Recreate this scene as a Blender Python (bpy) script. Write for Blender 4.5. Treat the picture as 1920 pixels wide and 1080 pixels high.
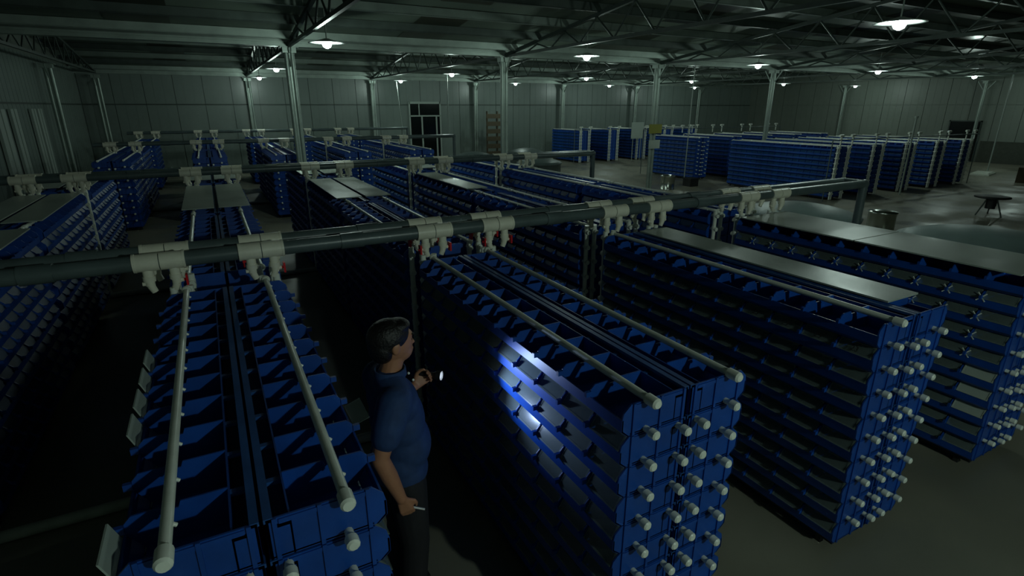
import bpy, math, random
from mathutils import Vector, Matrix
random.seed(7)
for _o in list(bpy.data.objects):
    bpy.data.objects.remove(_o)
U = .845           # metres per layout unit used by every helper below
S = 3.0            # camera height in those units (2.5 m)
PI = math.pi
SC = bpy.context.scene
COL = SC.collection

# ---------------------------------------------------------------- camera, world, exposure
cam = bpy.data.cameras.new('camera')
camo = bpy.data.objects.new('camera', cam); COL.objects.link(camo)
cam.sensor_fit = 'HORIZONTAL'; cam.sensor_width = 36; cam.lens = 36 * 1018 / 1920
cam.clip_start = .05; cam.clip_end = 300
camo.location = (0, 0, S*U)
camo.rotation_euler = (math.radians(90 - 18.47), 0, math.radians(-28.4))
SC.camera = camo
w = bpy.data.worlds.new('world'); SC.world = w; w.use_nodes = True
w.node_tree.nodes['Background'].inputs[0].default_value = (.002, .004, .006, 1)
w.node_tree.nodes['Background'].inputs[1].default_value = 1
SC.view_settings.view_transform = 'Standard'
SC.view_settings.look = 'None'
SC.view_settings.gamma = 1
SC.view_settings.use_curve_mapping = False
SC.view_settings.exposure = 0.0
LAMP_W = 52.0
LAMP_COL = (.78, 1.0, .90)

# ---------------------------------------------------------------- materials
MATS = {}
def mat(name, col, rough=.5, metal=0, var=.0, scale=8, bump=0, alpha=1, emit=None, spec=.5, rvar=0):
    m = bpy.data.materials.new(name); m.use_nodes = True
    nt = m.node_tree; b = nt.nodes['Principled BSDF']
    b.inputs['Base Color'].default_value = (*col, 1)
    b.inputs['Roughness'].default_value = rough
    b.inputs['Metallic'].default_value = metal
    b.inputs['Alpha'].default_value = alpha
    b.inputs['Specular IOR Level'].default_value = spec
    tc = nt.nodes.new('ShaderNodeTexCoord')
    n = nt.nodes.new('ShaderNodeTexNoise'); n.inputs['Scale'].default_value = scale
    n.inputs['Detail'].default_value = 6
    nt.links.new(tc.outputs['Object'], n.inputs['Vector'])
    if var:
        r = nt.nodes.new('ShaderNodeValToRGB')
        r.color_ramp.elements[0].position = .3; r.color_ramp.elements[1].position = .7
        r.color_ramp.elements[0].color = (*[c * (1 - var) for c in col], 1)
        r.color_ramp.elements[1].color = (*[min(1, c * (1 + var)) for c in col], 1)
        nt.links.new(n.outputs['Fac'], r.inputs[0]); nt.links.new(r.outputs[0], b.inputs['Base Color'])
    if rvar:
        mr = nt.nodes.new('ShaderNodeMapRange')
        mr.inputs['From Min'].default_value = .35; mr.inputs['From Max'].default_value = .65
        mr.inputs['To Min'].default_value = max(.03, rough - rvar); mr.inputs['To Max'].default_value = min(1, rough + rvar)
        nt.links.new(n.outputs['Fac'], mr.inputs[0]); nt.links.new(mr.outputs[0], b.inputs['Roughness'])
    if bump:
        bp = nt.nodes.new('ShaderNodeBump'); bp.inputs['Strength'].default_value = bump
        bp.inputs['Distance'].default_value = .01
        nt.links.new(n.outputs['Fac'], bp.inputs['Height']); nt.links.new(bp.outputs[0], b.inputs['Normal'])
    if emit:
        b.inputs['Emission Color'].default_value = (*emit[0], 1)
        b.inputs['Emission Strength'].default_value = emit[1]
    MATS[name] = m
    return m
BLUE = mat('blue plastic', (.005, .060, .31), .42, var=.22, scale=5)
BLUE2 = mat('blue lip plastic', (.02, .09, .30), .4, var=.2, scale=9)
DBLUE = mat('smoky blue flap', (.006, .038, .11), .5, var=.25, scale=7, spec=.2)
WHITE = mat('white pvc', (.80, .84, .74), .35, var=.1, scale=10)
CREAM = mat('cream fitting', (.88, .86, .70), .35, var=.08, scale=12)
GREYPIPE = mat('dark grey pipe', (.10, .135, .135), .35, var=.15, scale=6)
RED = mat('red plastic', (.65, .01, .015), .35)
STEEL = mat('galvanised steel', (.30, .36, .32), .42, .55, var=.15, scale=3)
DARKSTEEL = mat('painted steel', (.06, .08, .07), .5, .2, var=.2, scale=4)
BLACK = mat('black frame', (.012, .014, .014), .6)
WALL = mat('wall panel', (.172, .215, .195), .32, var=.06, scale=1.5)
WALLR = mat('wall panel right', (.17, .20, .17), .45, var=.06, scale=1.5)
KICK = mat('wall kick band', (.05, .06, .045), .7, var=.2)
ROOF = mat('roof sheet', (.12, .155, .125), .55, var=.15, scale=1.2)
SKY = mat('skylight sheet', (.028, .032, .02), .35)
FLOOR = mat('concrete', (.21, .205, .155), .5, var=.22, scale=.9, bump=.15, rvar=.22)
CURB = mat('floor pipe', (.40, .42, .36), .6, var=.2)
BOARD = mat('grey sheet', (.36, .41, .36), .36, var=.12, scale=2, rvar=.08)
CLEAR = mat('clear flap', (.26, .33, .31), .20, alpha=.26, var=.2, scale=6)
MARK = mat('marker ink', (.01, .01, .01), .6)
TARP = mat('tank cover', (.09, .125, .12), .42, var=.18, scale=2, bump=.5)
TANKW = mat('tank wall', (.12, .15, .15), .45, var=.1)
INOX = mat('stainless steel', (.55, .58, .52), .22, 1, var=.08)
CARD = mat('cardboard', (.07, .055, .03), .8, var=.15)
TEAL = mat('teal plastic', (.02, .25, .24), .5)
SIGNY = mat('yellow sign', (.20, .20, .03), .5)
GLASS = mat('dark glass', (.004, .006, .006), .12)
FRAME = mat('white frame', (.36, .42, .38), .45)
BULB = mat('lit bulb', (1, 1, 1), .4, emit=((.78, 1.0, .97), 26))
SHADE = mat('lamp shade', (.80, .85, .82), .35, .2)
SKIN = mat('skin', (.44, .20, .11), .5, var=.06, scale=14)
HAIR = mat('hair', (.006, .005, .005), .5, var=.3, scale=60, bump=.6)
SHIRT = mat('navy cloth', (.018, .05, .15), .8, var=.15, scale=20, bump=.2)
TROUSER = mat('dark cloth', (.012, .012, .014), .85)
LENS = mat('torch lens', (1, 1, 1), .3, emit=((.75, .85, 1), 60))
PAPER = mat('cigarette paper', (.8, .8, .76), .7)

# ---------------------------------------------------------------- mesh builder
class MB:
    def __init__(s): s.v = []; s.f = []; s.sm = []; s.mi = []; s.m = 0
    def add(s, vs, fs, smooth=False):
        o = len(s.v); s.v += [tuple(v) for v in vs]
        for f in fs: s.f.append(tuple(i + o for i in f)); s.sm.append(smooth); s.mi.append(s.m)
        return s
    def box(s, x0, x1, y0, y1, z0, z1):
        x0, x1 = min(x0, x1), max(x0, x1)
        return s.add([(x0,y0,z0),(x1,y0,z0),(x1,y1,z0),(x0,y1,z0),(x0,y0,z1),(x1,y0,z1),(x1,y1,z1),(x0,y1,z1)],
              [(0,3,2,1),(4,5,6,7),(0,1,5,4),(1,2,6,5),(2,3,7,6),(3,0,4,7)])
    def prism(s, pts, y0, y1):          # pts in xz, extruded along y
        n = len(pts); a = sum(pts[i][0]*pts[(i+1)%n][1]-pts[(i+1)%n][0]*pts[i][1] for i in range(n))
        if a < 0: pts = pts[::-1]
        vs = [(x,y0,z) for x,z in pts] + [(x,y1,z) for x,z in pts]
        fs = [tuple(range(n)), tuple(range(2*n-1, n-1, -1))] + [(i, i+n, (i+1)%n+n, (i+1)%n) for i in range(n)]
        return s.add(vs, fs)
    def tube(s, a, b, r, r2=None, n=10, cap=True):
        a = Vector(a); b = Vector(b); r2 = r if r2 is None else r2
        d = (b - a).normalized(); u = d.orthogonal().normalized(); w_ = d.cross(u)
        vs = []
        for p, q in ((a, r), (b, r2)):
            for i in range(n):
                t = 2*PI*i/n; vs.append(p + (u*math.cos(t) + w_*math.sin(t))*q)
        s.add(vs, [(i, (i+1)%n, (i+1)%n+n, i+n) for i in range(n)], True)
        if cap: s.add(vs[:n], [tuple(range(n-1,-1,-1))]); s.add(vs[n:], [tuple(range(n))])
        return s
    def beam(s, a, b, w_, h):           # rectangular bar
        a = Vector(a); b = Vector(b); d = (b-a).normalized()
        up = Vector((0,0,1)) if abs(d.z) < .95 else Vector((1,0,0))
        r = d.cross(up).normalized(); u = r.cross(d)
        vs = [p + r*sx*w_/2 + u*sz*h/2 for p in (a, b) for sx, sz in ((-1,-1),(1,-1),(1,1),(-1,1))]
        return s.add(vs, [(0,1,2,3),(7,6,5,4),(0,4,5,1),(1,5,6,2),(2,6,7,3),(3,7,4,0)])
    def lathe(s, prof, c=(0,0,0), n=24, smooth=True):   # prof: (r,z), open, ends closed when r>0
        vs = []; m = len(prof)
        for r, z in prof:
            for i in range(n):
                t = 2*PI*i/n; vs.append((c[0]+r*math.cos(t), c[1]+r*math.sin(t), c[2]+z))
        fs = [(j*n+i, j*n+(i+1)%n, (j+1)*n+(i+1)%n, (j+1)*n+i) for j in range(m-1) for i in range(n)]
        s.add(vs, fs, smooth)
        s.add(vs[:n], [tuple(range(n-1,-1,-1))]); s.add(vs[-n:], [tuple(range(n))])
        return s
    def ball(s, c, r, n=12, m=8):
        c = Vector(c); r = Vector(r) if hasattr(r, '__len__') else Vector((r,r,r))
        vs = [c + Vector((0,0,-r.z))]
        for j in range(1, m):
            p = -PI/2 + PI*j/m
            for i in range(n):
                t = 2*PI*i/n; vs.append(c + Vector((r.x*math.cos(p)*math.cos(t), r.y*math.cos(p)*math.sin(t), r.z*math.sin(p))))
        vs.append(c + Vector((0,0,r.z))); L = len(vs)-1
        fs = [(0, 1+(i+1)%n, 1+i) for i in range(n)]
        fs += [(1+j*n+i, 1+j*n+(i+1)%n, 1+(j+1)*n+(i+1)%n, 1+(j+1)*n+i) for j in range(m-2) for i in range(n)]
        fs += [(L, 1+(m-2)*n+i, 1+(m-2)*n+(i+1)%n) for i in range(n)]
        return s.add(vs, fs, True)
    def mesh(s, name, *mats):
        me = bpy.data.meshes.new(name); me.from_pydata([(x*U,y*U,z*U) for x,y,z in s.v], [], s.f)
        for m in mats: me.materials.append(m)
        me.polygons.foreach_set('use_smooth', s.sm); me.polygons.foreach_set('material_index', s.mi)
        me.update(); return me

def link(name, me, parent=None, loc=(0,0,0), rz=0):
    o = bpy.data.objects.new(name, me); COL.objects.link(o); o.location = [c*U for c in loc]; o.rotation_euler = (0,0,rz)
    if parent: o.parent = parent
    return o
def part(name, mb, m, parent=None, loc=(0,0,0), rz=0):
    return link(name, mb.mesh(name, *(m if isinstance(m, (list, tuple)) else [m])), parent, loc, rz)
def tag(o, label, cat, group=None):
    o['label'] = label; o['category'] = cat
    if group: o['group'] = group
    return o
def thing(name, label, cat, loc=(0,0,0), rz=0, group=None):
    return tag(link(name, None, None, loc, rz), label, cat, group)
def struct(name, mb, m, parent=None):
    o = part(name, mb, m, parent)
    if not parent: o['kind'] = 'structure'
    return o

# ================================================================ the room (layout units x S)
XL, XR, YF, YB = -1.55*S, 12.8*S, -2.6*S, 10.4*S
ZE = 1.53*S; RISE = .33*S
floor = struct('floor', MB().box(XL-.2, XR+.2, YF-.2, YB+.2, -.2, 0), FLOOR)
def roof_z(y):
    t = abs(((y/S) % 5.2) - 2.6) / 2.6
    return ZE + RISE*(1-t)
ceil = MB()
yy = [-2.6, 0, 2.6, 5.2, 7.8, 10.4]
for a, b in zip(yy[:-1], yy[1:]):
    za, zb = roof_z(a*S), roof_z(b*S)
    ceil.add([(XL,a*S,za),(XR,a*S,za),(XR,b*S,zb),(XL,b*S,zb),(XL,a*S,za+.1),(XR,a*S,za+.1),(XR,b*S,zb+.1),(XL,b*S,zb+.1)],
             [(0,3,2,1),(4,5,6,7),(0,1,5,4),(1,2,6,5),(2,3,7,6),(3,0,4,7)])
ceiling = struct('ceiling', ceil, ROOF)
BAYS = [-1.3, .7, 2.72, 4.75, 6.8, 8.8, 10.8, 12.7]
# purlins along x
for k in range(-5, 24):
    y = (.43*k + .2)*S
    if y < YF+.1 or y > YB-.1: continue
    z = roof_z(y)
    m = MB().box(XL, XR, y-.03, y+.03, z-.17, z-.005).box(XL, XR, y-.03, y+.06, z-.18, z-.165)
    struct('purlin', m, STEEL if k % 2 else DARKSTEEL, ceiling)
# skylight sheets mid bay, one per roof slope
for bx in (-.3, 1.74, 3.75, 5.8, 7.8, 9.8, 11.8):
    for (a, b) in ((.4, 2.3), (2.9, 3.9), (4.05, 5.0), (5.5, 7.5), (8.1, 10.0)):
        za, zb = roof_z(a*S)-.012, roof_z(b*S)-.012
        x0, x1 = (bx-.19)*S, (bx+.19)*S
        m = MB().add([(x0,a*S,za),(x1,a*S,za),(x1,b*S,zb),(x0,b*S,zb),(x0,a*S,za+.01),(x1,a*S,za+.01),(x1,b*S,zb+.01),(x0,b*S,zb+.01)],
             [(0,3,2,1),(4,5,6,7),(0,1,5,4),(1,2,6,5),(2,3,7,6),(3,0,4,7)])
        struct('skylight_sheet', m, SKY, ceiling)

def panel_mesh(wd, ht, m):
    b = MB(); e = .012
    b.box(e, wd-e, 0, .05, 0, ht); b.box(wd*.33-.006, wd*.33+.006, -.006, 0, 0, ht); b.box(wd*.66-.006, wd*.66+.006, -.006, 0, 0, ht)
    return b.mesh('panel', m)
SEAM = 1.03*S
def wall(name, p0, direction, length, m, inward, holes=()):
    # p0 start, direction unit along wall, panels facing inward
    base = MB()
    d = Vector(direction); n = Vector(inward)
    vs = []
    for t in (0, length):
        for off in (-.06, -.2):
            for z in (0, ZE):
                q = Vector(p0) + d*t + n*off; vs.append((q.x, q.y, z))
    base.add(vs, [(0,2,3,1),(4,5,7,6),(0,1,5,4),(2,6,7,3),(1,3,7,5),(0,4,6,2)])
    w_ = struct(name, base, m)
    ang = math.atan2(d.y, d.x)
    pw = 1.2
    lo, hi = panel_mesh(pw, SEAM-.015, m), panel_mesh(pw, ZE-SEAM-.015, m)
    k = 0
    while k*pw < length:
        q = Vector(p0) + d*(k*pw)
        for me, z in ((lo, 0.0), (hi, SEAM+.015)):
            o = link('panel', me, w_, (q.x, q.y, z), ang)
            if (d.x*n.y - d.y*n.x) > 0:      # mesh outer side is -y local; flip when inward is +y local
                o.scale = (1, -1, 1)
        k += 1
    return w_
wb = wall('wall_back', (XL, YB, 0), (1,0,0), XR-XL, WALL, (0,-1,0))
wl = wall('wall_left', (XL, YF, 0), (0,1,0), YB-YF, WALL, (1,0,0))
wr = wall('wall_right', (XR, YF, 0), (0,1,0), YB-YF, WALLR, (-1,0,0))
wf = wall('wall_front', (XL, YF, 0), (1,0,0), XR-XL, WALL, (0,1,0))
struct('trim_1', MB().box(XL, XR, YB-.035, YB-.008, SEAM-.02, SEAM+.035), DARKSTEEL)
struct('trim_2', MB().box(XL+.008, XL+.035, YF, YB, SEAM-.02, SEAM+.035), DARKSTEEL)
struct('baseboard_right', MB().box(XR-.06, XR-.008, YF, 5.1*S, 0, .37*S).box(XR-.08, XR-.008, YF, 5.1*S, .37*S, .39*S), KICK)
for nm, xa, xb, pr_ in (('gable', XL-.2, XL-.06, wl), ('gable', XR+.06, XR+.2, wr)):
    g = MB()
    for a, b in zip(yy[:-1], yy[1:]):
        za, zb = roof_z(a*S)+.05, roof_z(b*S)+.05
        g.add([(xa,a*S,ZE-.02),(xb,a*S,ZE-.02),(xb,b*S,ZE-.02),(xa,b*S,ZE-.02),(xa,a*S,za),(xb,a*S,za),(xb,b*S,zb),(xa,b*S,zb)],
              [(0,3,2,1),(4,5,6,7),(0,1,5,4),(1,2,6,5),(2,3,7,6),(3,0,4,7)])
    struct(nm, g, WALLR, pr_)
# eave rail on back wall
struct('trim_3', MB().box(XL, XR, YB-.16, YB-.01, ZE-.2, ZE-.02).box(XL, XR, YB-.2, YB-.16, ZE-.2, ZE-.16), STEEL)

# door in the back wall: dark glass with pale frame
dm = MB().box(3.41*S, 4.03*S, YB-.07, YB-.01, 0, 1.07*S)
door = struct('door_1', dm, GLASS)
fr = MB()
fx0, fx1 = 3.41*S, 4.03*S
for a, b in ((fx0-.03, fx0+.05), (fx1-.05, fx1+.03)): fr.box(a, b, YB-.12, YB-.05, 0, 1.09*S)
fr.box(fx0, fx1, YB-.12, YB-.05, 1.05*S, 1.09*S).box(fx0, fx1, YB-.12, YB-.05, .82*S, .845*S)
fr.box(fx0+.55, fx0+.6, YB-.12, YB-.05, .845*S, 1.05*S)
struct('door_frame', fr, FRAME, door)
struct('door_leaf', MB().box(fx0+.68, fx0+.76, YB-.13, YB-.06, .02, .82*S).box(fx1-.3, fx1-.22, YB-.13, YB-.06, .02, .82*S).box(fx0+.76, fx1-.3, YB-.13, YB-.06, .02, .14), FRAME, door)
# open doorway in right wall
d2 = struct('door_2', MB().box(XR-.06, XR-.01, 5.17*S, 5.66*S, 0, .73*S), GLASS)
struct('door_frame', MB().box(XR-.1, XR-.01, 5.15*S, 5.17*S, 0, .75*S).box(XR-.1, XR-.01, 5.66*S, 5.68*S, 0, .75*S).box(XR-.1, XR-.01, 5.15*S, 5.68*S, .73*S, .75*S), DARKSTEEL, d2)

# valley beams along x
for i, y in enumerate((0, 5.2)):
    m = MB().box(XL, XR, y*S-.13, y*S+.13, 1.47*S, 1.475*S+.03).box(XL, XR, y*S-.11, y*S+.11, 1.475*S, ZE-.01).box(XL, XR, y*S-.15, y*S+.15, ZE-.1, ZE-.06)
    struct('trim_%d' % (4+i), m, STEEL)

# trusses (y-z planes)
def truss(x, y0, label):
    t = thing('roof_truss', label, 'roof truss', (x*S, y0*S, 1.475*S), group='steel roof trusses')
    L = 5.2*S; n = 12; h0 = .05; h1 = RISE+.0
    top = lambda u: .14 + (h1)*(1-abs(u-.5)*2) - .22*0
    zt = lambda u: (roof_z((y0+5.2*u)*S) - 1.475*S) - .24
    part('bottom_chord', MB().beam((0,.12,.0), (0,L-.12,.0), .07, .07), DARKSTEEL, t)
    for a, b in ((0,.5),(.5,1)):
        part('top_chord', MB().beam((0,a*L+(.12 if a==0 else 0),max(.03,zt(a))), (0,b*L-(.12 if b==1 else 0),max(.03,zt(b))), .08, .08), DARKSTEEL, t)
    for k in range(1, n+1):
        u0 = (k-.5)/n; u1 = k/n if k % 2 else (k-1)/n
        for ua, ub in (((k-1)/n, (k-.5)/n), ((k-.5)/n, k/n)):
            za = 0 if (ua*n) % 1 < .25 or (ua*n) % 1 > .75 else max(.03, zt(ua))
            zb = 0 if (ub*n) % 1 < .25 or (ub*n) % 1 > .75 else max(.03, zt(ub))
            if max(za, zb) < .06: continue
            part('web_bar', MB().tube((0,ua*L,za), (0,ub*L,zb), .022, n=6), DARKSTEEL, t)
ordn = ['first','second','third','fourth','fifth','sixth','seventh','eighth']
for i, bx in enumerate(BAYS[:-1]):
    for y0, dsc in ((0, 'over the near hall'), (5.2, 'over the far hall')):
        truss(bx, y0, 'grey steel roof truss %s, %s one from the left wall' % (dsc, ordn[i]))
# columns
def column(x, y, label, top=1.47, wall_=False):
    t = thing('steel_column', label, 'column', (x*S, y*S, 0), group='steel columns')
    part('base_plate', MB().box(-.18,.18,-.18,.18,0,.03), STEEL, t)
    part('shaft', MB().tube((-.07,0,.03), (-.07,0,top*S-.02), .055, n=12).tube((.07,0,.03), (.07,0,top*S-.02), .055, n=12)
         .box(-.06,.06,-.015,.015,.03,top*S-.02), STEEL, t)
    part('head_plate', MB().box(-.22,.22,-.18,.18,top*S-.02,top*S).box(-.16,.16,-.12,.12,top*S-.14,top*S-.02)
         .beam((0,.1,top*S-.45),(0,.4,top*S-.03),.03,.04).beam((0,-.1,top*S-.45),(0,-.4,top*S-.03),.03,.04), STEEL, t)
    return t
for i, bx in enumerate((.7, 2.72, 4.75, 6.8)):
    column(bx, 5.2, 'free-standing steel column under the valley beam, %s from the left' % ordn[i])
for i, bx in enumerate(BAYS[:-1]):
    column(bx, 10.28, 'slim steel column against the back wall, %s from its left end' % ordn[i], 1.44)
for y, d in ((8.1, 'far'), (5.2, 'middle'), (2.6, 'near')):
    column(-1.44, y, '%s steel column against the left wall beside the reflection strips' % d, 1.45)
column(12.68, 5.2, 'steel column against the right wall beside the dark doorway', 1.45)
column(12.68, 7.8, 'far steel column against the right wall', 1.45)
# reflections on left wall, built as pale upright strips
for i, (y, w2) in enumerate(((6.35,.13),(6.75,.10),(7.45,.09),(7.7,.09),(8.6,.06),(8.75,.06))):
    tag(part('reflection_strip', MB().box(XL+.02, XL+.09, (y-w2)*S, (y+w2)*S, .05, .98*S).box(XL+.09, XL+.11, (y-.012)*S, (y+.012)*S, .05, .98*S), FRAME),
        'tall reflection on the left wall, built as a pale panel, %s from the near end' % ordn[i], 'wall panel', 'reflection strips on the left wall')

# ================================================================ lamps
def lamp(x, y, label, drop=1.40, on=1):
    z = drop*S; zr = roof_z(y*S)
    t = thing('pendant_lamp', label, 'lamp', (x*S, y*S, z), group='pendant lamps under the roof')
    part('shade', MB().lathe([(.05,.10),(.09,.085),(.20,.055),(.36,.02),(.36,.012),(.2,.04),(.06,.07)], n=24), SHADE, t)
    part('bulb', MB().lathe([(.03,.07),(.07,.04),(.095,-.01),(.07,-.06),(.02,-.085)], n=16), BULB, t)
    part('stem', MB().tube((0,0,.09),(0,0,zr-z-.02),.012,n=6), STEEL, t)
    L = bpy.data.lights.new('lamp light', 'POINT'); L.energy = LAMP_W*on*U*U; L.color = LAMP_COL; L.shadow_soft_size = .07
    o = bpy.data.objects.new('lamp_light', L); COL.objects.link(o); o.parent = t; o.location = (0,0,-.19*U)
    return t
GX = [.8, 2.94, 5.1, 7.25, 9.6, 11.85]
for (y, desc, xs) in ((4.1, 'in the nearer row', GX), (7.1, 'in the middle row', GX), (9.3, 'in the far row by the back wall', GX[:5])):
    for i, x in enumerate(xs):
        lamp(x, y, 'lit pendant lamp %s, %s from the left' % (desc, ordn[i]))
lamp(3.2, 1.75, 'large lit pendant lamp nearest the viewer at the upper right', on=1)
lamp(.98, -1.45, 'lit pendant lamp hanging low behind the viewer', drop=1.30, on=5.8)

# ================================================================ box racks
TH = .1665; Z0 = .09; NT = 10; PITCH = .2455
XI, XLIP = .012, .398
def tray_mesh(n, side, kind):
    b = MB(); L = n*PITCH; s = side
    def bx(x0, x1, y0, y1, z0, z1): b.box(s*x0, s*x1, y0, y1, z0, z1)
    def pr(pts, y0, y1): b.prism([(s*x, z) for x, z in pts], y0, y1)
    bx(XI, XI+.008, 0, L, 0, .155)
    bx(XI, .35, 0, L, .004, .010)
    pr([(.358,0),(.368,0),(.400,.028),(.400,.088),(.392,.088),(.392,.031)], 0, L)                 # outward leaning wall
    endp = [(XI,0),(.365,0),(.399,.028),(.399,.088),(.392,.12),(.352,.158),(XI,.158)]
    pr(endp, 0, .008); pr(endp, L-.008, L)
    for x in (.03, .17, .33): bx(x, x+.014, -.008, 0, 0, .160)               # end ribs
    bx(.05, .33, -.005, 0, .135, .152)
    bx(.05, .33, L, L+.005, .135, .152)
    fin = [(.088,.01),(.346,.01),(.398,.088),(.394,.125),(.372,.148),(.292,.150),(.284,.132),(.238,.132),(.230,.154),(.088,.154)]
    bx(.082, .088, 0, L, 0, .150)
    for k in range(1, n):
        y = k*PITCH; pr(fin, y-.0035, y+.0035)
        bx(.396, .424, y-.009, y+.009, .092, .118)                            # clip knob
    b.m = 1
    bx(XI-.006, XI+.022, 0, L, .146, .162)                                 # inner lip
    for k in range(0, n): bx(XI+.022, XI+.07, k*PITCH-.012 if k else 0, k*PITCH+.012, .118, .134)
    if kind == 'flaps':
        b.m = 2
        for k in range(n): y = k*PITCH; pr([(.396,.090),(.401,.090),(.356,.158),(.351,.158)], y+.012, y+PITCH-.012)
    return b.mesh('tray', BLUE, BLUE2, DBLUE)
def flap_mesh(side):
    b = MB(); s = side
    pr = lambda pts, y0, y1: b.prism([(s*x, z) for x, z in pts], y0, y1)
    P_ = lambda e0, e1, a, c: [(.398-.047*a+e0, .090+.068*a), (.398-.047*a+e1, .090+.068*a+.001), (.398-.047*c+e1, .090+.068*c+.001), (.398-.047*c+e0, .090+.068*c)]
    pr(P_(0,.003,0,1), .012, PITCH-.012)
    pr(P_(.003,.007,0,.10), .012, PITCH-.012); pr(P_(.003,.007,.9,1), .012, PITCH-.012)
    pr(P_(.003,.007,.10,.9), .012, .020); pr(P_(.003,.007,.10,.9), PITCH-.020, PITCH-.012)
    return b.mesh('flap', CLEAR)
def stub_mesh():
    b = MB()
    b.tube((0,.0,0),(0,-.045,0),.016,n=8,cap=False).tube((0,-.040,0),(0,-.075,0),.0235,n=10,cap=False).tube((0,-.075,0),(0,-.082,0),.0235,.016,n=10)
    return b.mesh('pipe_end', WHITE)
def xglint_mesh(side):
    b = MB(); s = side
    b.beam((s*.402,-.03,.07),(s*.39,.03,.135),.006,.008).beam((s*.402,.03,.07),(s*.39,-.03,.135),.006,.008)
    return b.mesh('clip_glint', MATS['white pvc'])
ME = {}
def getm(key, fn, *a):
    if key not in ME: ME[key] = fn(*a)
    return ME[key]
def riser_mesh():
    b = MB(); b.tube((0,0,.02),(0,0,1.78),.025,n=8)
    for k in range(NT):
        z = Z0+TH*k+.12
        b.tube((0,-.05,z),(0,.004,z),.017,n=6)
        b.tube((0,0,z-.03),(0,0,z+.03),.028,n=8); b.tube((0,0,z),(0,.045,z),.026,n=8)
    return b.mesh('riser_pipe', WHITE)
def base_mesh(L):
    b = MB()
    for s in (-1, 1):
        b.box(s*.30, s*.34, .02, L-.02, .05, .088); b.box(s*.02, s*.05, .02, L-.02, .05, .088)
        k = .1
        while k < L: b.box(s*.30, s*.34, k, k+.04, 0, .05); b.box(s*.02, s*.05, k, k+.04, 0, .05); k += .85
    return b.mesh('base_frame', BLACK)
def toppipe_mesh(L):
    b = MB(); b.tube((0,-.015,0),(0,L+.03,0),.0195,n=10)
    k = .12
    while k < L: b.tube((.012,k,.0),(.026,k,-.012),.007,n=6); k += PITCH
    b.ball((0,L+.03,0),.032)
    return b.mesh('top_pipe', WHITE)
def cap_mesh():
    b = MB(); b.tube((0,.02,0),(0,-.04,0),.0265,n=14,cap=False); b.tube((0,-.04,0),(0,-.05,0),.0265,.019,n=14)
    return b.mesh('end_cap', WHITE)
def rack(c, y0, label, n=11, flip=False, detail=(), pipes=True, group='blue box racks'):
    """free end at y0 (flip: header end at y0, rack turned round)"""
    L = n*PITCH
    t = thing('box_rack', label, 'box rack', (c*S, y0*S + (L if flip else 0), 0), PI if flip else 0, group)
    link('base_frame', getm(('base',n), base_mesh, L), t)
    for k in range(NT):
        z = Z0 + TH*k
        for s in (-1, 1):
            near = bool(detail)
            sep = near and s in detail
            kind = 'plain' if (sep or k == NT-1) else 'flaps'
            tr = link('tray', getm(('tray',n,s,kind), tray_mesh, n, s, kind), t, (0,0,z))
            if sep and k < NT-1:
                for j in range(n):
                    f = link('flap', getm(('flap',s), flap_mesh, s), tr, (0, j*PITCH, 0))
            if k < NT-1:
                zt = TH
                for x, zz in ((.261, zt+.012), (.06, zt-.030)):
                    link('pipe_end', getm('stub', stub_mesh), tr, (s*x, 0, zz))
    for s in (-1, 1):
        if pipes:
            p = link('top_pipe', getm(('tp',n), toppipe_mesh, L), t, (s*.261, 0, Z0+TH*NT))
            link('end_cap', getm('cap', cap_mesh), p, (0,-.02,0))
        for dx in (-.05, .05):
            link('riser_pipe', getm('riser', riser_mesh), t, (s*.29+dx, L+.06, 0))
    return t

COLS = dict(Z=-.72, A=-.012, B=.609, C=1.267, D=1.92)
# front row
RA = rack(COLS['A'], .537, 'open-topped blue box rack in the left foreground, two white pipes on top', detail=(1,))
RB = rack(COLS['B'], .537, 'open-topped blue box rack whose side the man lights with his torch', detail=(-1,))
RC = rack(COLS['C'], .537, 'blue box rack with one long grey sheet on its right half and numbered flaps', detail=(-1,))
RD = rack(COLS['D'], .537, 'blue box rack at the right edge, its whole top under pale sheets', detail=(-1,), pipes=False)
for o in [o for o in bpy.data.objects if o.parent == RC and o.name.startswith('top_pipe') and o.location.x > 0]:
    for ch in list(o.children): bpy.data.objects.remove(ch)
    bpy.data.objects.remove(o)
posw = dict(Z='leftmost', A='second from the left', B='middle', C='fourth from the left', D='rightmost')
rows = [(1.585, True, 'behind the nearest grey header pipe', 'ZABCD'),
        (2.55, False, 'before the second grey header pipe', 'ZABCD'),
        (3.60, True, 'behind the second grey header pipe', 'ZABCD'),
        (5.50, False, 'before the third header pipe', 'ZABCD'),
        (6.55, True, 'behind the third header pipe', 'ZABCD'),
        (8.18, False, 'nearest the back wall', 'ZABCD')]
for y0, fl, dsc, cs in rows:
    for c in cs:
        if y0 == 1.585 and c == 'Z': yq = 1.585
        rack(COLS[c], y0, '%s blue box rack in the row %s' % (posw[c], dsc), n=11, flip=fl)
# right-hand block
RCOL = [6.15, 6.82, 7.5, 8.2, 8.87]
for i, x in enumerate(RCOL):
    rack(x, 3.70, 'blue box rack with white pipe ladders, %s in the front row at right' % ordn[i], n=17, flip=True, group='box racks in the right-hand block')
    rack(x, 5.70, 'blue box rack, %s from left in the middle row at right' % ordn[i], n=11, group='box racks in the right-hand block')
    rack(x, 8.55, 'blue box rack, %s from left in the far row at right' % ordn[i], n=11, flip=True, group='box racks in the right-hand block')

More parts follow.
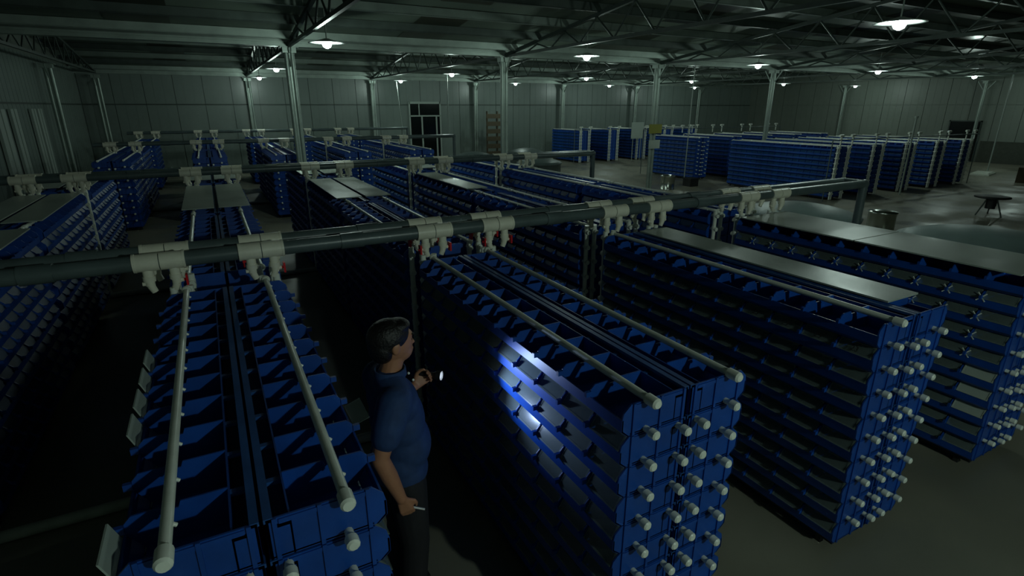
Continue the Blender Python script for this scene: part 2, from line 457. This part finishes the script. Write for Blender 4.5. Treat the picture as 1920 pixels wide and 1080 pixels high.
# number marks on upper flaps of the C rack
for o in [o for o in bpy.data.objects if o.parent == RC and o.name.startswith('tray')]:
    k = round((o.location.z/U-Z0)/TH)
    fl = [f for f in o.children if f.name.startswith('flap')]
    if k in (NT-2,) and fl:
        for j, f in enumerate(sorted(fl, key=lambda f: f.location.y)):
            if j > 7: continue
            cu = bpy.data.curves.new('mark', 'FONT'); cu.body = '23'; cu.size = .05; cu.align_x = 'CENTER'; cu.extrude = .0006
            tmp = bpy.data.objects.new('tmp', cu)
            me = bpy.data.meshes.new_from_object(tmp); bpy.data.objects.remove(tmp)
            # text lies in local xy; map to the sloping flap facing -x
            up = Vector((.047,0,.068)).normalized(); rt = Vector((0,-1,0)); nn = rt.cross(up)
            for v in me.vertices:
                p = Vector((-.4005,PITCH/2,.108)) + rt*v.co.x + up*v.co.y + nn*v.co.z + Vector((-.0025,0,.001))
                v.co = p*U
            me.materials.clear(); me.materials.append(MARK)
            # second level: part of the tray
            link('number_mark', me, o, (0, f.location.y/U, 0))
# reflection painted as pale colour on three low flaps, free end of rack D
for o in [o for o in bpy.data.objects if o.parent == RD and o.name.startswith('tray')]:
    k = round((o.location.z/U-Z0)/TH)
    for f in list(o.children):
        if k in (2, 3, 4) and f.name.startswith('flap') and f.location.y < .05:
            f.data = f.data.copy(); f.data.materials.clear(); f.data.materials.append(BOARD); f['label'] = 'pale opaque flap'
# X-shaped reflections at rack D clips, built as pale bars
for o in [o for o in bpy.data.objects if o.parent == RD and o.name.startswith('tray')]:
    k = round((o.location.z/U-Z0)/TH)
    fl = [f for f in o.children if f.name.startswith('flap')]
    if fl and k >= NT-5:
        for j in range(1, 11): link('clip_glint', getm('xglint', xglint_mesh, -1), o, (0, j*PITCH, 0))
# opened flaps standing out on rack A: left pale ones, right clear one
for o in [o for o in bpy.data.objects if o.parent == RA and o.name.startswith('tray')]:
    if round((o.location.z/U-Z0)/TH) != NT-1: continue
    if o.children: pass
    left = o.data == ME[('tray',11,-1,'plain')]
    if left:
        for j in (0, 3, 4, 5, 6):
            b = MB().prism([(-.405,.095),(-.399,.095),(-.425,.165),(-.431,.165)], j*PITCH+.03, (j+1)*PITCH-.03)
            f = part('flap', b, FRAME, o); f['label'] = 'pale flap tipped outwards'
    else:
        b = MB().prism([(.403,.10),(.407,.10),(.475,.125),(.475,.121)], 2*PITCH+.02, 3*PITCH-.04)
        f = part('flap', b, CLEAR, o); f['label'] = 'clear flap tipped outwards'

# grey sheets lying on racks
ZS = Z0+TH*NT
def sheet(cx, half, y0, y1, label, bend=.0, wd=.36, z=ZS+.028):
    x0 = cx*S + (half*.205 if half else 0); hw = wd/2 if half else wd
    b = MB(); n = 6
    for i in range(n):
        a = y0*S+(y1-y0)*S*i/n; c = y0*S+(y1-y0)*S*(i+1)/n
        za = z+bend*math.sin(PI*i/n); zc = z+bend*math.sin(PI*(i+1)/n)
        b.add([(x0-hw,a,za),(x0+hw,a,za),(x0+hw,c,zc),(x0-hw,c,zc),(x0-hw,a,za+.012),(x0+hw,a,za+.012),(x0+hw,c,zc+.012),(x0-hw,c,zc+.012)],
              [(0,3,2,1),(4,5,6,7)] + [(1,2,6,5),(3,0,4,7)] + ([(0,1,5,4)] if i == 0 else []) + ([(2,3,7,6)] if i == n-1 else []))
    return tag(part('cover_sheet', b, BOARD), label, 'cover sheet', 'grey sheets covering racks')
sheet(COLS['C'], 1, .60, 1.42, 'long grey sheet on the right half of the rack with numbered flaps', z=ZS+.004, wd=.37)
sheet(COLS['D'], 0, .55, .98, 'near pale sheet on top of the rack at the right edge', wd=.40, z=ZS+.004)
sheet(COLS['D'], 0, .985, 1.42, 'far pale sheet on top of the rack at the right edge', wd=.40, z=ZS+.004)
for c, nm in (('Z','leftmost rack'),('A','rack'),('B','rack'),('C','rack')):
    for h in ((-1, 1) if c != 'C' else (-1,)):
        sheet(COLS[c], h, 2.60, 3.38, 'grey sheet, %s half of the %s rack before the second header pipe' % ('left' if h < 0 else 'right', posw[c]))
for c in 'ZABC':
    for h in ((-1, 1) if c != 'C' else (1,)):
        sheet(COLS[c], h, 3.66, 4.40, 'grey sheet, %s half of the %s rack behind the second header pipe' % ('left' if h < 0 else 'right', posw[c]))
sheet(COLS['Z'], 0, 1.9, 2.44, 'broad grey sheet on the leftmost rack behind the nearest header pipe', wd=.38)

# ================================================================ header pipes
def tee_mesh():
    b = MB()
    b.tube((-.15,0,0),(-.003,0,0),.0625,n=18); b.tube((.003,0,0),(.15,0,0),.0625,n=18)
    b.tube((-.156,0,0),(-.14,0,0),.066,n=18); b.tube((.14,0,0),(.156,0,0),.066,n=18)
    for x in (-.08, .08):
        b.tube((x,0,-.05),(x,0,-.10),.034,n=12); b.tube((x,0,-.10),(x,0,-.135),.040,n=12)
        b.tube((x,0,-.135),(x,0,-.165),.030,n=12); b.tube((x,0,-.15),(x+(.045 if x>0 else -.045),0,-.15),.015,n=8)
        b.tube((x,0,-.165),(x*.75,0,-.215),.026,.022,n=10)
    return b.mesh('tee_fitting', CREAM)
def handle_mesh():
    b = MB(); b.tube((0,0,0),(.02,0,0),.010,n=8); b.box(.012,.026,-.028,.028,-.038,.038)
    return b.mesh('valve_handle', RED)
def post_mesh():
    b = MB(); b.tube((0,0,-.32),(0,0,0),.024,n=8); b.tube((-.10,0,0),(.10,0,0),.040,n=12); b.tube((-.05,0,-.12),(.05,0,-.12),.018,n=8)
    b.tube((0,0,-.10),(0,0,-.03),.032,n=8)
    return b.mesh('tee_post', WHITE)
def right_header(y, z, label):
    t = thing('header_pipe', label, 'pipe', (0, y*S, 0))
    part('main_pipe', MB().tube((5.9*S,.0,z*S-.13),(9.1*S,.0,z*S-.13),.018,n=8), GREYPIPE, t)
    for c in RCOL:
        for s in (-1, 1):
            link('tee_post', getm('post', post_mesh), t, (c*S+s*.32, 0, z*S))
    for x in (5.9, 9.1): part('leg', MB().tube((x*S,0,0),(x*S,0,z*S-.13),.018,n=8), GREYPIPE, t)
OFFS = {COLS['A']: (-.130, .087), COLS['B']: (-.078, .125), COLS['C']: (-.085, .115), COLS['D']: (-.07, .12)}
def header(y, x0, x1, cols, label, leg=True, red=True, two=True, z=.66, leglen=None):
    t = thing('header_pipe', label, 'pipe', (0, y*S, 0))
    ys = (-.10, .20) if two else (0,)
    for q, dy in enumerate(ys):
        o = part('main_pipe', MB().tube((x0*S,dy,z*S),(x1*S,dy,z*S),.055,n=16), GREYPIPE, t)
        for c in cols:
            for s in (-1, 1):
                te = link('tee_fitting', getm('tee', tee_mesh), t, (c*S+(OFFS[c][(s+1)//2]*S if red and c in OFFS else s*.30)+(.02 if q else 0), dy, z*S), PI*q)
                if red and c in (COLS['A'], COLS['B']):
                    link('valve_handle', getm('handle', handle_mesh), te, (.125, 0, -.15))
                    if c == COLS['B']: link('valve_handle', getm('handle', handle_mesh), te, (-.147, 0, -.15))
        for k, c in enumerate(cols[:-1]):
            xm = (c+cols[k+1])/2*S + .2*q
            part('coupling', MB().tube((xm-.09,dy,z*S),(xm+.09,dy,z*S),.063,n=16), GREYPIPE, t)
    if leg:
        part('end_elbow', MB().ball((x1*S,-.10 if two else 0,z*S),.066).tube((x1*S,-.10,z*S),(x1*S,.20,z*S),.055,n=12), GREYPIPE, t)
        part('drop_pipe', MB().tube((x1*S,-.10 if two else 0,z*S),(x1*S,-.10 if two else 0,.0),.055,n=14), GREYPIPE, t)
    return t
cl = [COLS[k] for k in 'ZABCD']
header(1.49, -1.5, 2.64, cl, 'pair of thick grey header pipes with cream tees crossing above the nearest racks')
header(3.50, -1.5, 2.58, cl, 'second grey header pipe pair from the viewer, with cream tees', red=False)
header(6.45, -.95, 2.66, cl, 'third thin dark header pipe pair from the viewer in the left block', red=False)
header(9.16, -.95, 2.95, cl, 'farthest header pipe pair near the back wall', red=False)
right_header(3.665, .70, 'row of tall white tees before the right-hand racks')
right_header(6.67, .71, 'row of white tees behind the middle row of the right-hand racks')
right_header(8.51, .64, 'thin pipe with tees before the far right-hand racks')
# extra uprights carrying tees in the right block
# floor drain pipes under headers
for y, d in ((1.51,'nearest'),(3.525,'second'),(6.475,'third')):
    tag(part('drain_pipe', MB().tube((-1.5*S,y*S,.045),(2.5*S,y*S,.045),.045,n=10).ball((2.5*S,y*S,.045),.06), CURB),
        'pale drain pipe lying across the floor below the %s header pipes' % d, 'pipe')

# ================================================================ tanks and loose things
def tank(x, y, r, h, label, dome=.22):
    t = thing('round_tank', label, 'tank', (x*S, y*S, 0), group='round tanks beside the left block')
    part('tank_wall', MB().lathe([(r,0),(r,h-.06),(r+.03,h-.06),(r+.03,h),(r-.02,h)], n=40), TANKW, t)
    part('cover', MB().lathe([(r+.04,h-.03),(r+.045,h+.005),(r*.9,h+dome*.3),(r*.66,h+dome*.62),(r*.4,h+dome*.86),(r*.15,h+dome*.98),(.03,h+dome)], n=36), TARP, t)
tank(3.55, 1.28, 1.15, .95, 'large round tank under a grey cover at the right edge')
tank(3.42, 2.28, 1.10, .95, 'large round covered tank behind the end of the nearest header pipe')
tank(3.25, 5.9, .9, .8, 'round covered tank by the end of the third header pipe')
tank(4.0, 6.6, .9, .8, 'round covered tank right of the middle column')
tank(3.6, 7.9, .9, .8, 'round covered tank in front of the back door')
tank(4.7, 8.2, .9, .8, 'round covered tank before the brown pallets')
def drum(x, y, label, r=.27, h=.55):
    t = thing('steel_drum', label, 'drum', (x*S, y*S, 0), .6)
    part('body', MB().lathe([(r,0),(r,.03),(r-.01,.04),(r-.01,h-.04),(r,h-.03),(r,h)], n=28), INOX, t)
    part('lid', MB().lathe([(r+.01,h),(r+.01,h+.02),(r*.5,h+.05),(.03,h+.06)], n=28), INOX, t)
    b = MB().beam((r-.01,-.03,h*.75),(r+.09,-.03,h*.75),.02,.02).beam((r+.09,-.03,h*.75),(r+.09,-.03,h*.3),.02,.02).beam((r+.09,-.03,h*.3),(r-.01,-.03,h*.3),.02,.02)
    part('handle', b, BLACK, t)
drum(4.62, 2.36, 'stainless steel drum with handle on the floor behind the nearest tanks', .30, .62)
drum(5.06, 5.2, 'small stainless drum on the floor between the two rack blocks', .27, .5)
t = thing('hose_reel', 'black hose nozzle lying on a pale bucket near the large tanks', 'bucket', (4.35*S, 1.95*S, 0))
part('bucket', MB().lathe([(.15,0),(.2,.32),(.21,.33),(.19,.33)], n=20), WHITE, t)
part('nozzle', MB().tube((-.2,.02,.42),(.1,0,.35),.035,.025,n=10).tube((.1,0,.35),(.22,0,.30),.02,n=8).box(-.05,.0,-.015,.015,.3,.4), BLACK, t)
t = thing('work_stand', 'low stand with a round black top on the open floor at the right', 'stand', (6.55*S, 2.4*S, 0))
part('top', MB().lathe([(.38,.50),(.42,.51),(.42,.545),(.36,.56),(.05,.565)], n=30), BLACK, t)
for a in range(3):
    ca, sa = math.cos(a*2.1+.4), math.sin(a*2.1+.4)
    part('leg', MB().tube((.12*ca,.12*sa,.50),(.33*ca,.33*sa,0),.02,n=8), DARKSTEEL, t)
part('motor', MB().tube((0,0,.2),(0,0,.5),.12,n=16).box(.1,.22,-.06,.06,.25,.4), BLACK, t)
tag(part('black_crate', MB().box(-.22,.22,-.2,.2,0,.28).box(-.25,.25,-.23,.23,.28,.32), BLACK, None, (5.55*S,5.28*S,0)), 'small black crate on the floor beside the small steel drum', 'crate')
tag(part('cardboard_box', MB().box(-.5,.5,-.45,.45,0,.62).add([(-.5,-.45,.62),(.5,-.45,.62),(.5,-.62,.72),(-.5,-.62,.72),(-.5,-.45,.625),(.5,-.45,.625),(.5,-.62,.725),(-.5,-.62,.725)],[(0,3,2,1),(4,5,6,7),(0,1,5,4),(1,2,6,5),(2,3,7,6),(3,0,4,7)]), CARD, None, (9.95*S,3.28*S,0), .3), 'brown cardboard box on the floor at the right edge', 'box')
tag(part('teal_tub', MB().lathe([(.5,0),(.6,.95),(.64,.96),(.64,1.0),(.58,1.0)], n=24), TEAL, None, (11.0*S,3.55*S,0)), 'teal plastic tub standing behind the cardboard box', 'tub')
tag(part('foam_slab', MB().box(-.7,.7,-.35,.35,0,.08).box(-.6,.5,-.3,.3,.08,.12), WHITE, None, (10.5*S,4.05*S,0), .2), 'flat white foam slab on the floor near the right wall', 'slab')
# brown pallets and rack near back wall
t = thing('pallet_stack', 'brown wooden pallets leaning on the back wall right of the door', 'pallet', (5.0*S, 9.85*S, 0), 0)
for i in range(6): part('slat', MB().box(-.7,.7,-.02,.02,.25+i*.42,.5+i*.42), CARD, t)
for x in (-.66,0,.62): part('post', MB().box(x,x+.06,.02,.12,0,2.75), CARD, t)
# signs and panels
t = thing('white_panel', 'blank white board fixed on the end of the far right-hand racks', 'board', (7.28*S, 8.40*S, 0))
part('board', MB().box(-.45,.45,-.02,.0,1.25,2.15), FRAME, t)
for x in (-.3,.28): part('post', MB().box(x,x+.03,.0,.03,0,2.1), FRAME, t)
tag(part('yellow_sign', MB().box(-.3,.3,-.13,-.11,2.08,2.40).box(-.26,.26,-.135,-.13,2.28,2.36), SIGNY, None, (4.75*S,5.2*S-.0,0)), 'small yellow sign on the third free-standing column', 'sign')
tag(part('grey_notice', MB().box(-.26,.26,-.13,-.11,1.55,1.85).box(-.2,.2,-.135,-.13,1.6,1.8), BOARD, None, (4.75*S,5.2*S,0)), 'grey notice plate on the column below the yellow sign', 'sign')
# slim uprights
def pole(x, y, z0, z1, label, r=.025, top=0, dx=0):
    b = MB().tube((0,0,z0*S),(dx*S,0,z1*S),r,n=10)
    if top: b.tube((dx*S,0,z1*S-.02),(dx*S,0,z1*S+.05),r*1.8,n=10)
    else: b.tube((0,0,z0*S),(0,0,z0*S+.05),r*1.6,n=10)
    return tag(part('slim_pole', b, FRAME, None, (x*S,y*S,0)), label, 'pole')
pole(7.16, 3.52, 0, .88, 'white capped upright pipe standing before the right-hand racks', .03, 1)
pole(11.2, 4.27, 0, 1.55, 'slim pale pipe from floor to roof at the far right', .03)
pole(5.59, 5.44, 0, 1.52, 'slim pale pipe from floor to roof left of the right-hand racks', .02)
pole(2.85, 7.05, .60, 1.39, 'bright conduit hanging below a lamp above the third header pipe', .022)
pole(2.97, 9.32, .0, 1.39, 'bright slanting conduit below a lamp left of the back door', .022, dx=-.1)

# ================================================================ the man
def capsule(b, a, c, r1, r2, n=14):
    b.tube(a, c, r1, r2, n=n); b.ball(a, r1, n=n); b.ball(c, r2, n=n)
def chain(b, pts):
    for (p, r), (q, s_) in zip(pts[:-1], pts[1:]): capsule(b, p, q, r, s_)
def fleshed(name, b, m, parent, voxel=.008, smooth=4):
    o = part(name, b, m, parent)
    r = o.modifiers.new('remesh', 'REMESH'); r.mode = 'VOXEL'; r.voxel_size = voxel; r.use_smooth_shade = True
    s_ = o.modifiers.new('smooth', 'SMOOTH'); s_.iterations = smooth; s_.factor = .5
    return o
U0 = U; U = 1.0     # the man is modelled in metres
man = thing('person', 'man in a navy short-sleeved shirt standing between racks, shining a torch', 'person', (.232*S*U0, .889*S*U0, 0), math.radians(5))
man.scale = (.93,)*3
b = MB()
# local: +x forward, +y his left
chain(b, [((-.005,0,.95),.10),((.02,0,1.08),.10),((0,0,1.28),.10),((-.02,0,1.40),.072)])
chain(b, [((-.03,0,1.40),.07),((-.005,0,1.50),.054),((.015,0,1.56),.054)])
# head
b.ball((.015,0,1.635),(.098,.076,.105),20,14); b.ball((.045,0,1.585),(.068,.058,.062),16,12); b.ball((.075,0,1.562),(.034,.035,.026))
b.ball((.085,0,1.665),(.03,.05,.02))                                  # brow
b.add([(.108,-.001,1.655),(.128,0,1.610),(.104,.018,1.606),(.104,-.018,1.606),(.09,0,1.65)], [(0,1,2),(0,3,1),(1,3,2),(4,0,2),(4,3,0),(4,2,3)])
b.ball((.116,0,1.610),(.014,.013,.010),8,6)
b.ball((.104,0,1.585),(.014,.026,.006),8,6); b.ball((.102,0,1.574),(.014,.023,.007),8,6)
for s in (-1,1):
    b.ball((-.002,s*.078,1.625),(.019,.010,.032),10,8)
    b.ball((.012,s*.083,1.635),(.006,.006,.018),8,6)
# right arm (toward viewer, hanging)
rs, re, rw = (-.075,-.175,1.395), (-.165,-.205,1.15), (-.085,-.225,.905)
chain(b, [(rs,.060),(re,.042),((-.13,-.213,1.045),.042),(rw,.028)])
ls, le, lw = (-.02,.19,1.385), (.05,.28,1.14), (.205,.245,1.215)
chain(b, [(ls,.060),(le,.042),((.13,.262,1.18),.040),(lw,.028)])
# hands
def hand(b, w_, palm_dir, side_dir, nrm, curl):
    w_ = Vector(w_); d = Vector(palm_dir).normalized(); sd = Vector(side_dir).normalized(); nn = Vector(nrm).normalized()
    for k in range(4):
        o = w_ + sd*(-.027+.018*k)
        capsule(b, tuple(w_ + sd*(-.012+.008*k) + d*.01), tuple(o + d*.085), .016, .0115, 8)
        ln = (.036,.042,.039,.030)[k]
        p0 = o + d*.085; ang = 0
        q = p0; dirn = d.copy()
        for j in range(3):
            ang += curl; dirn = d*math.cos(ang) + nn*math.sin(ang)
            q2 = q + dirn*ln*(1-.22*j); capsule(b, tuple(q), tuple(q2), .0098-.0008*j, .0088-.0008*j, 8); q = q2
    th = w_ + d*.02 - sd*.02
    t1 = th + d*.035 - sd*.03 + nn*.012; t2 = t1 + d*.03 - sd*.004 + nn*.014; t3 = t2 + d*.022 + nn*.012 + sd*.006
    for p, q, r in ((th,t1,.013),(t1,t2,.0115),(t2,t3,.010)): capsule(b, tuple(p), tuple(q), r, r*.9, 8)
    return t3
hand(b, rw, (.28,-.02,-.95), (-.9,.3,-.3), (.25,.95,-.05), .45)
hand(b, lw, (.80,-.05,.5), (.3,-.35,-.85), (-.45,-.85,.1), .62)
# legs
for s in (-1,1):
    chain(b, [((0,s*.09,.86),.080),((.02,s*.10,.50),.058),((-.01,s*.105,.36),.055),((-.03,s*.11,.09),.037)])
    chain(b, [((-.04,s*.11,.06),.04),((.08,s*.125,.04),.035),((.13,s*.13,.035),.028)])
body = fleshed('body', b, SKIN, man, .006, 3)
# shirt
b = MB()
def ell(b, c, r): b.ball(c, r, 24, 16)
ell(b, (-.01,0,.98), (.135,.175,.15)); ell(b, (.025,0,1.07), (.145,.178,.17)); ell(b, (.005,0,1.22), (.135,.185,.18)); ell(b, (-.01,0,1.33), (.12,.195,.12))
chain(b, [((-.060,-.160,1.385),.088),((-.112,-.190,1.285),.078),((-.125,-.195,1.25),.072)])
chain(b, [((-.01,.18,1.375),.090),((.005,.215,1.27),.078),((.015,.235,1.235),.072)])
chain(b, [((-.025,-.14,1.40),.065),((-.02,0,1.43),.082),((-.015,.14,1.40),.065)])
chain(b, [((-.01,0,.93),.05),((-.01,0,1.2),.05)])
ell(b, (.0,0,.93), (.145,.18,.12))
sh = fleshed('shirt', b, SHIRT, man, .009, 5)
b = MB(); b.lathe([(.062,1.465),(.072,1.50),(.078,1.498),(.082,1.46)], (-.012,0,0), 24)
part('collar', b, SHIRT, man)
part('button', MB().ball((.075,-.025,1.455),.007).ball((.105,-.005,1.40),.007), WHITE, man)
b = MB()
ell(b, (0,0,.90), (.135,.168,.12))
for s in (-1,1): chain(b, [((0,s*.09,.86),.105),((.02,s*.10,.50),.080),((-.02,s*.11,.12),.072),((-.02,s*.11,.08),.072)])
fleshed('trousers', b, TROUSER, man, .010, 5)
b = MB()
ell(b, (-.008,0,1.665), (.108,.086,.093)); ell(b, (-.045,0,1.62), (.066,.078,.085)); ell(b, (.045,0,1.715), (.06,.066,.034))
b2 = fleshed('hair', b, HAIR, man, .006, 3)
for s in (-1,1):
    b = MB(); chain(b, [((-.05,s*.11,.045),.048),((.06,s*.125,.04),.045),((.13,s*.13,.035),.038)]); b.box(-.1,.17,s*.11-.045 if s>0 else s*.11-.055,s*.11+.055 if s>0 else s*.11+.045,0,.02)
    fleshed('shoe', b, BLACK, man, .008, 3)
for s in (-1,1):
    part('eye', MB().ball((.098,s*.030,1.640),(.007,.011,.006),10,8), BLACK, man)
    part('eyebrow', MB().ball((.103,s*.030,1.668),(.010,.018,.004),10,6), HAIR, man)
part('lips', MB().ball((.101,0,1.579),(.016,.022,.007),12,8), mat('lips', (.30,.09,.07), .5), man)
M = Matrix.Translation(man.location) @ Matrix.Rotation(math.radians(5), 4, 'Z') @ Matrix.Scale(.93, 4)
# torch held in his left hand
tp = M @ Vector((.285,.215,1.285))
tgt = Vector((.46*S*U0, .86*S*U0, .47*S*U0)); d = (tgt-tp).normalized()
tor = thing('torch', 'small black torch lit in the raised hand of the man', 'torch', tuple(tp))
part('barrel', MB().tube(tuple(-d*.07), tuple(d*.03), .014, n=14).tube(tuple(d*.03), tuple(d*.048), .015, .022, n=16).tube(tuple(d*.048), tuple(d*.075), .024, .025, n=16, cap=False), BLACK, tor)
part('lens', MB().tube(tuple(d*.049), tuple(d*.052), .018, n=14), LENS, tor)
sp = bpy.data.lights.new('torch light', 'SPOT'); sp.energy = 22; sp.spot_size = math.radians(76); sp.spot_blend = 1; sp.color = (.45,.62,1); sp.shadow_soft_size = .012
so = bpy.data.objects.new('torch_light', sp); COL.objects.link(so); so.parent = tor; so.location = d*.078
so.rotation_euler = d.to_track_quat('-Z', 'Y').to_euler()
# cigarette in right hand
cp = M @ Vector((-.03,-.19,.805))
tag(part('cigarette', MB().tube((0,0,0),(.062,-.03,-.018),.005,n=8).tube((-.025,.012,.007),(0,0,0),.0052,n=8), PAPER, None, tuple(cp)), 'white cigarette held in the lowered hand of the man', 'cigarette')
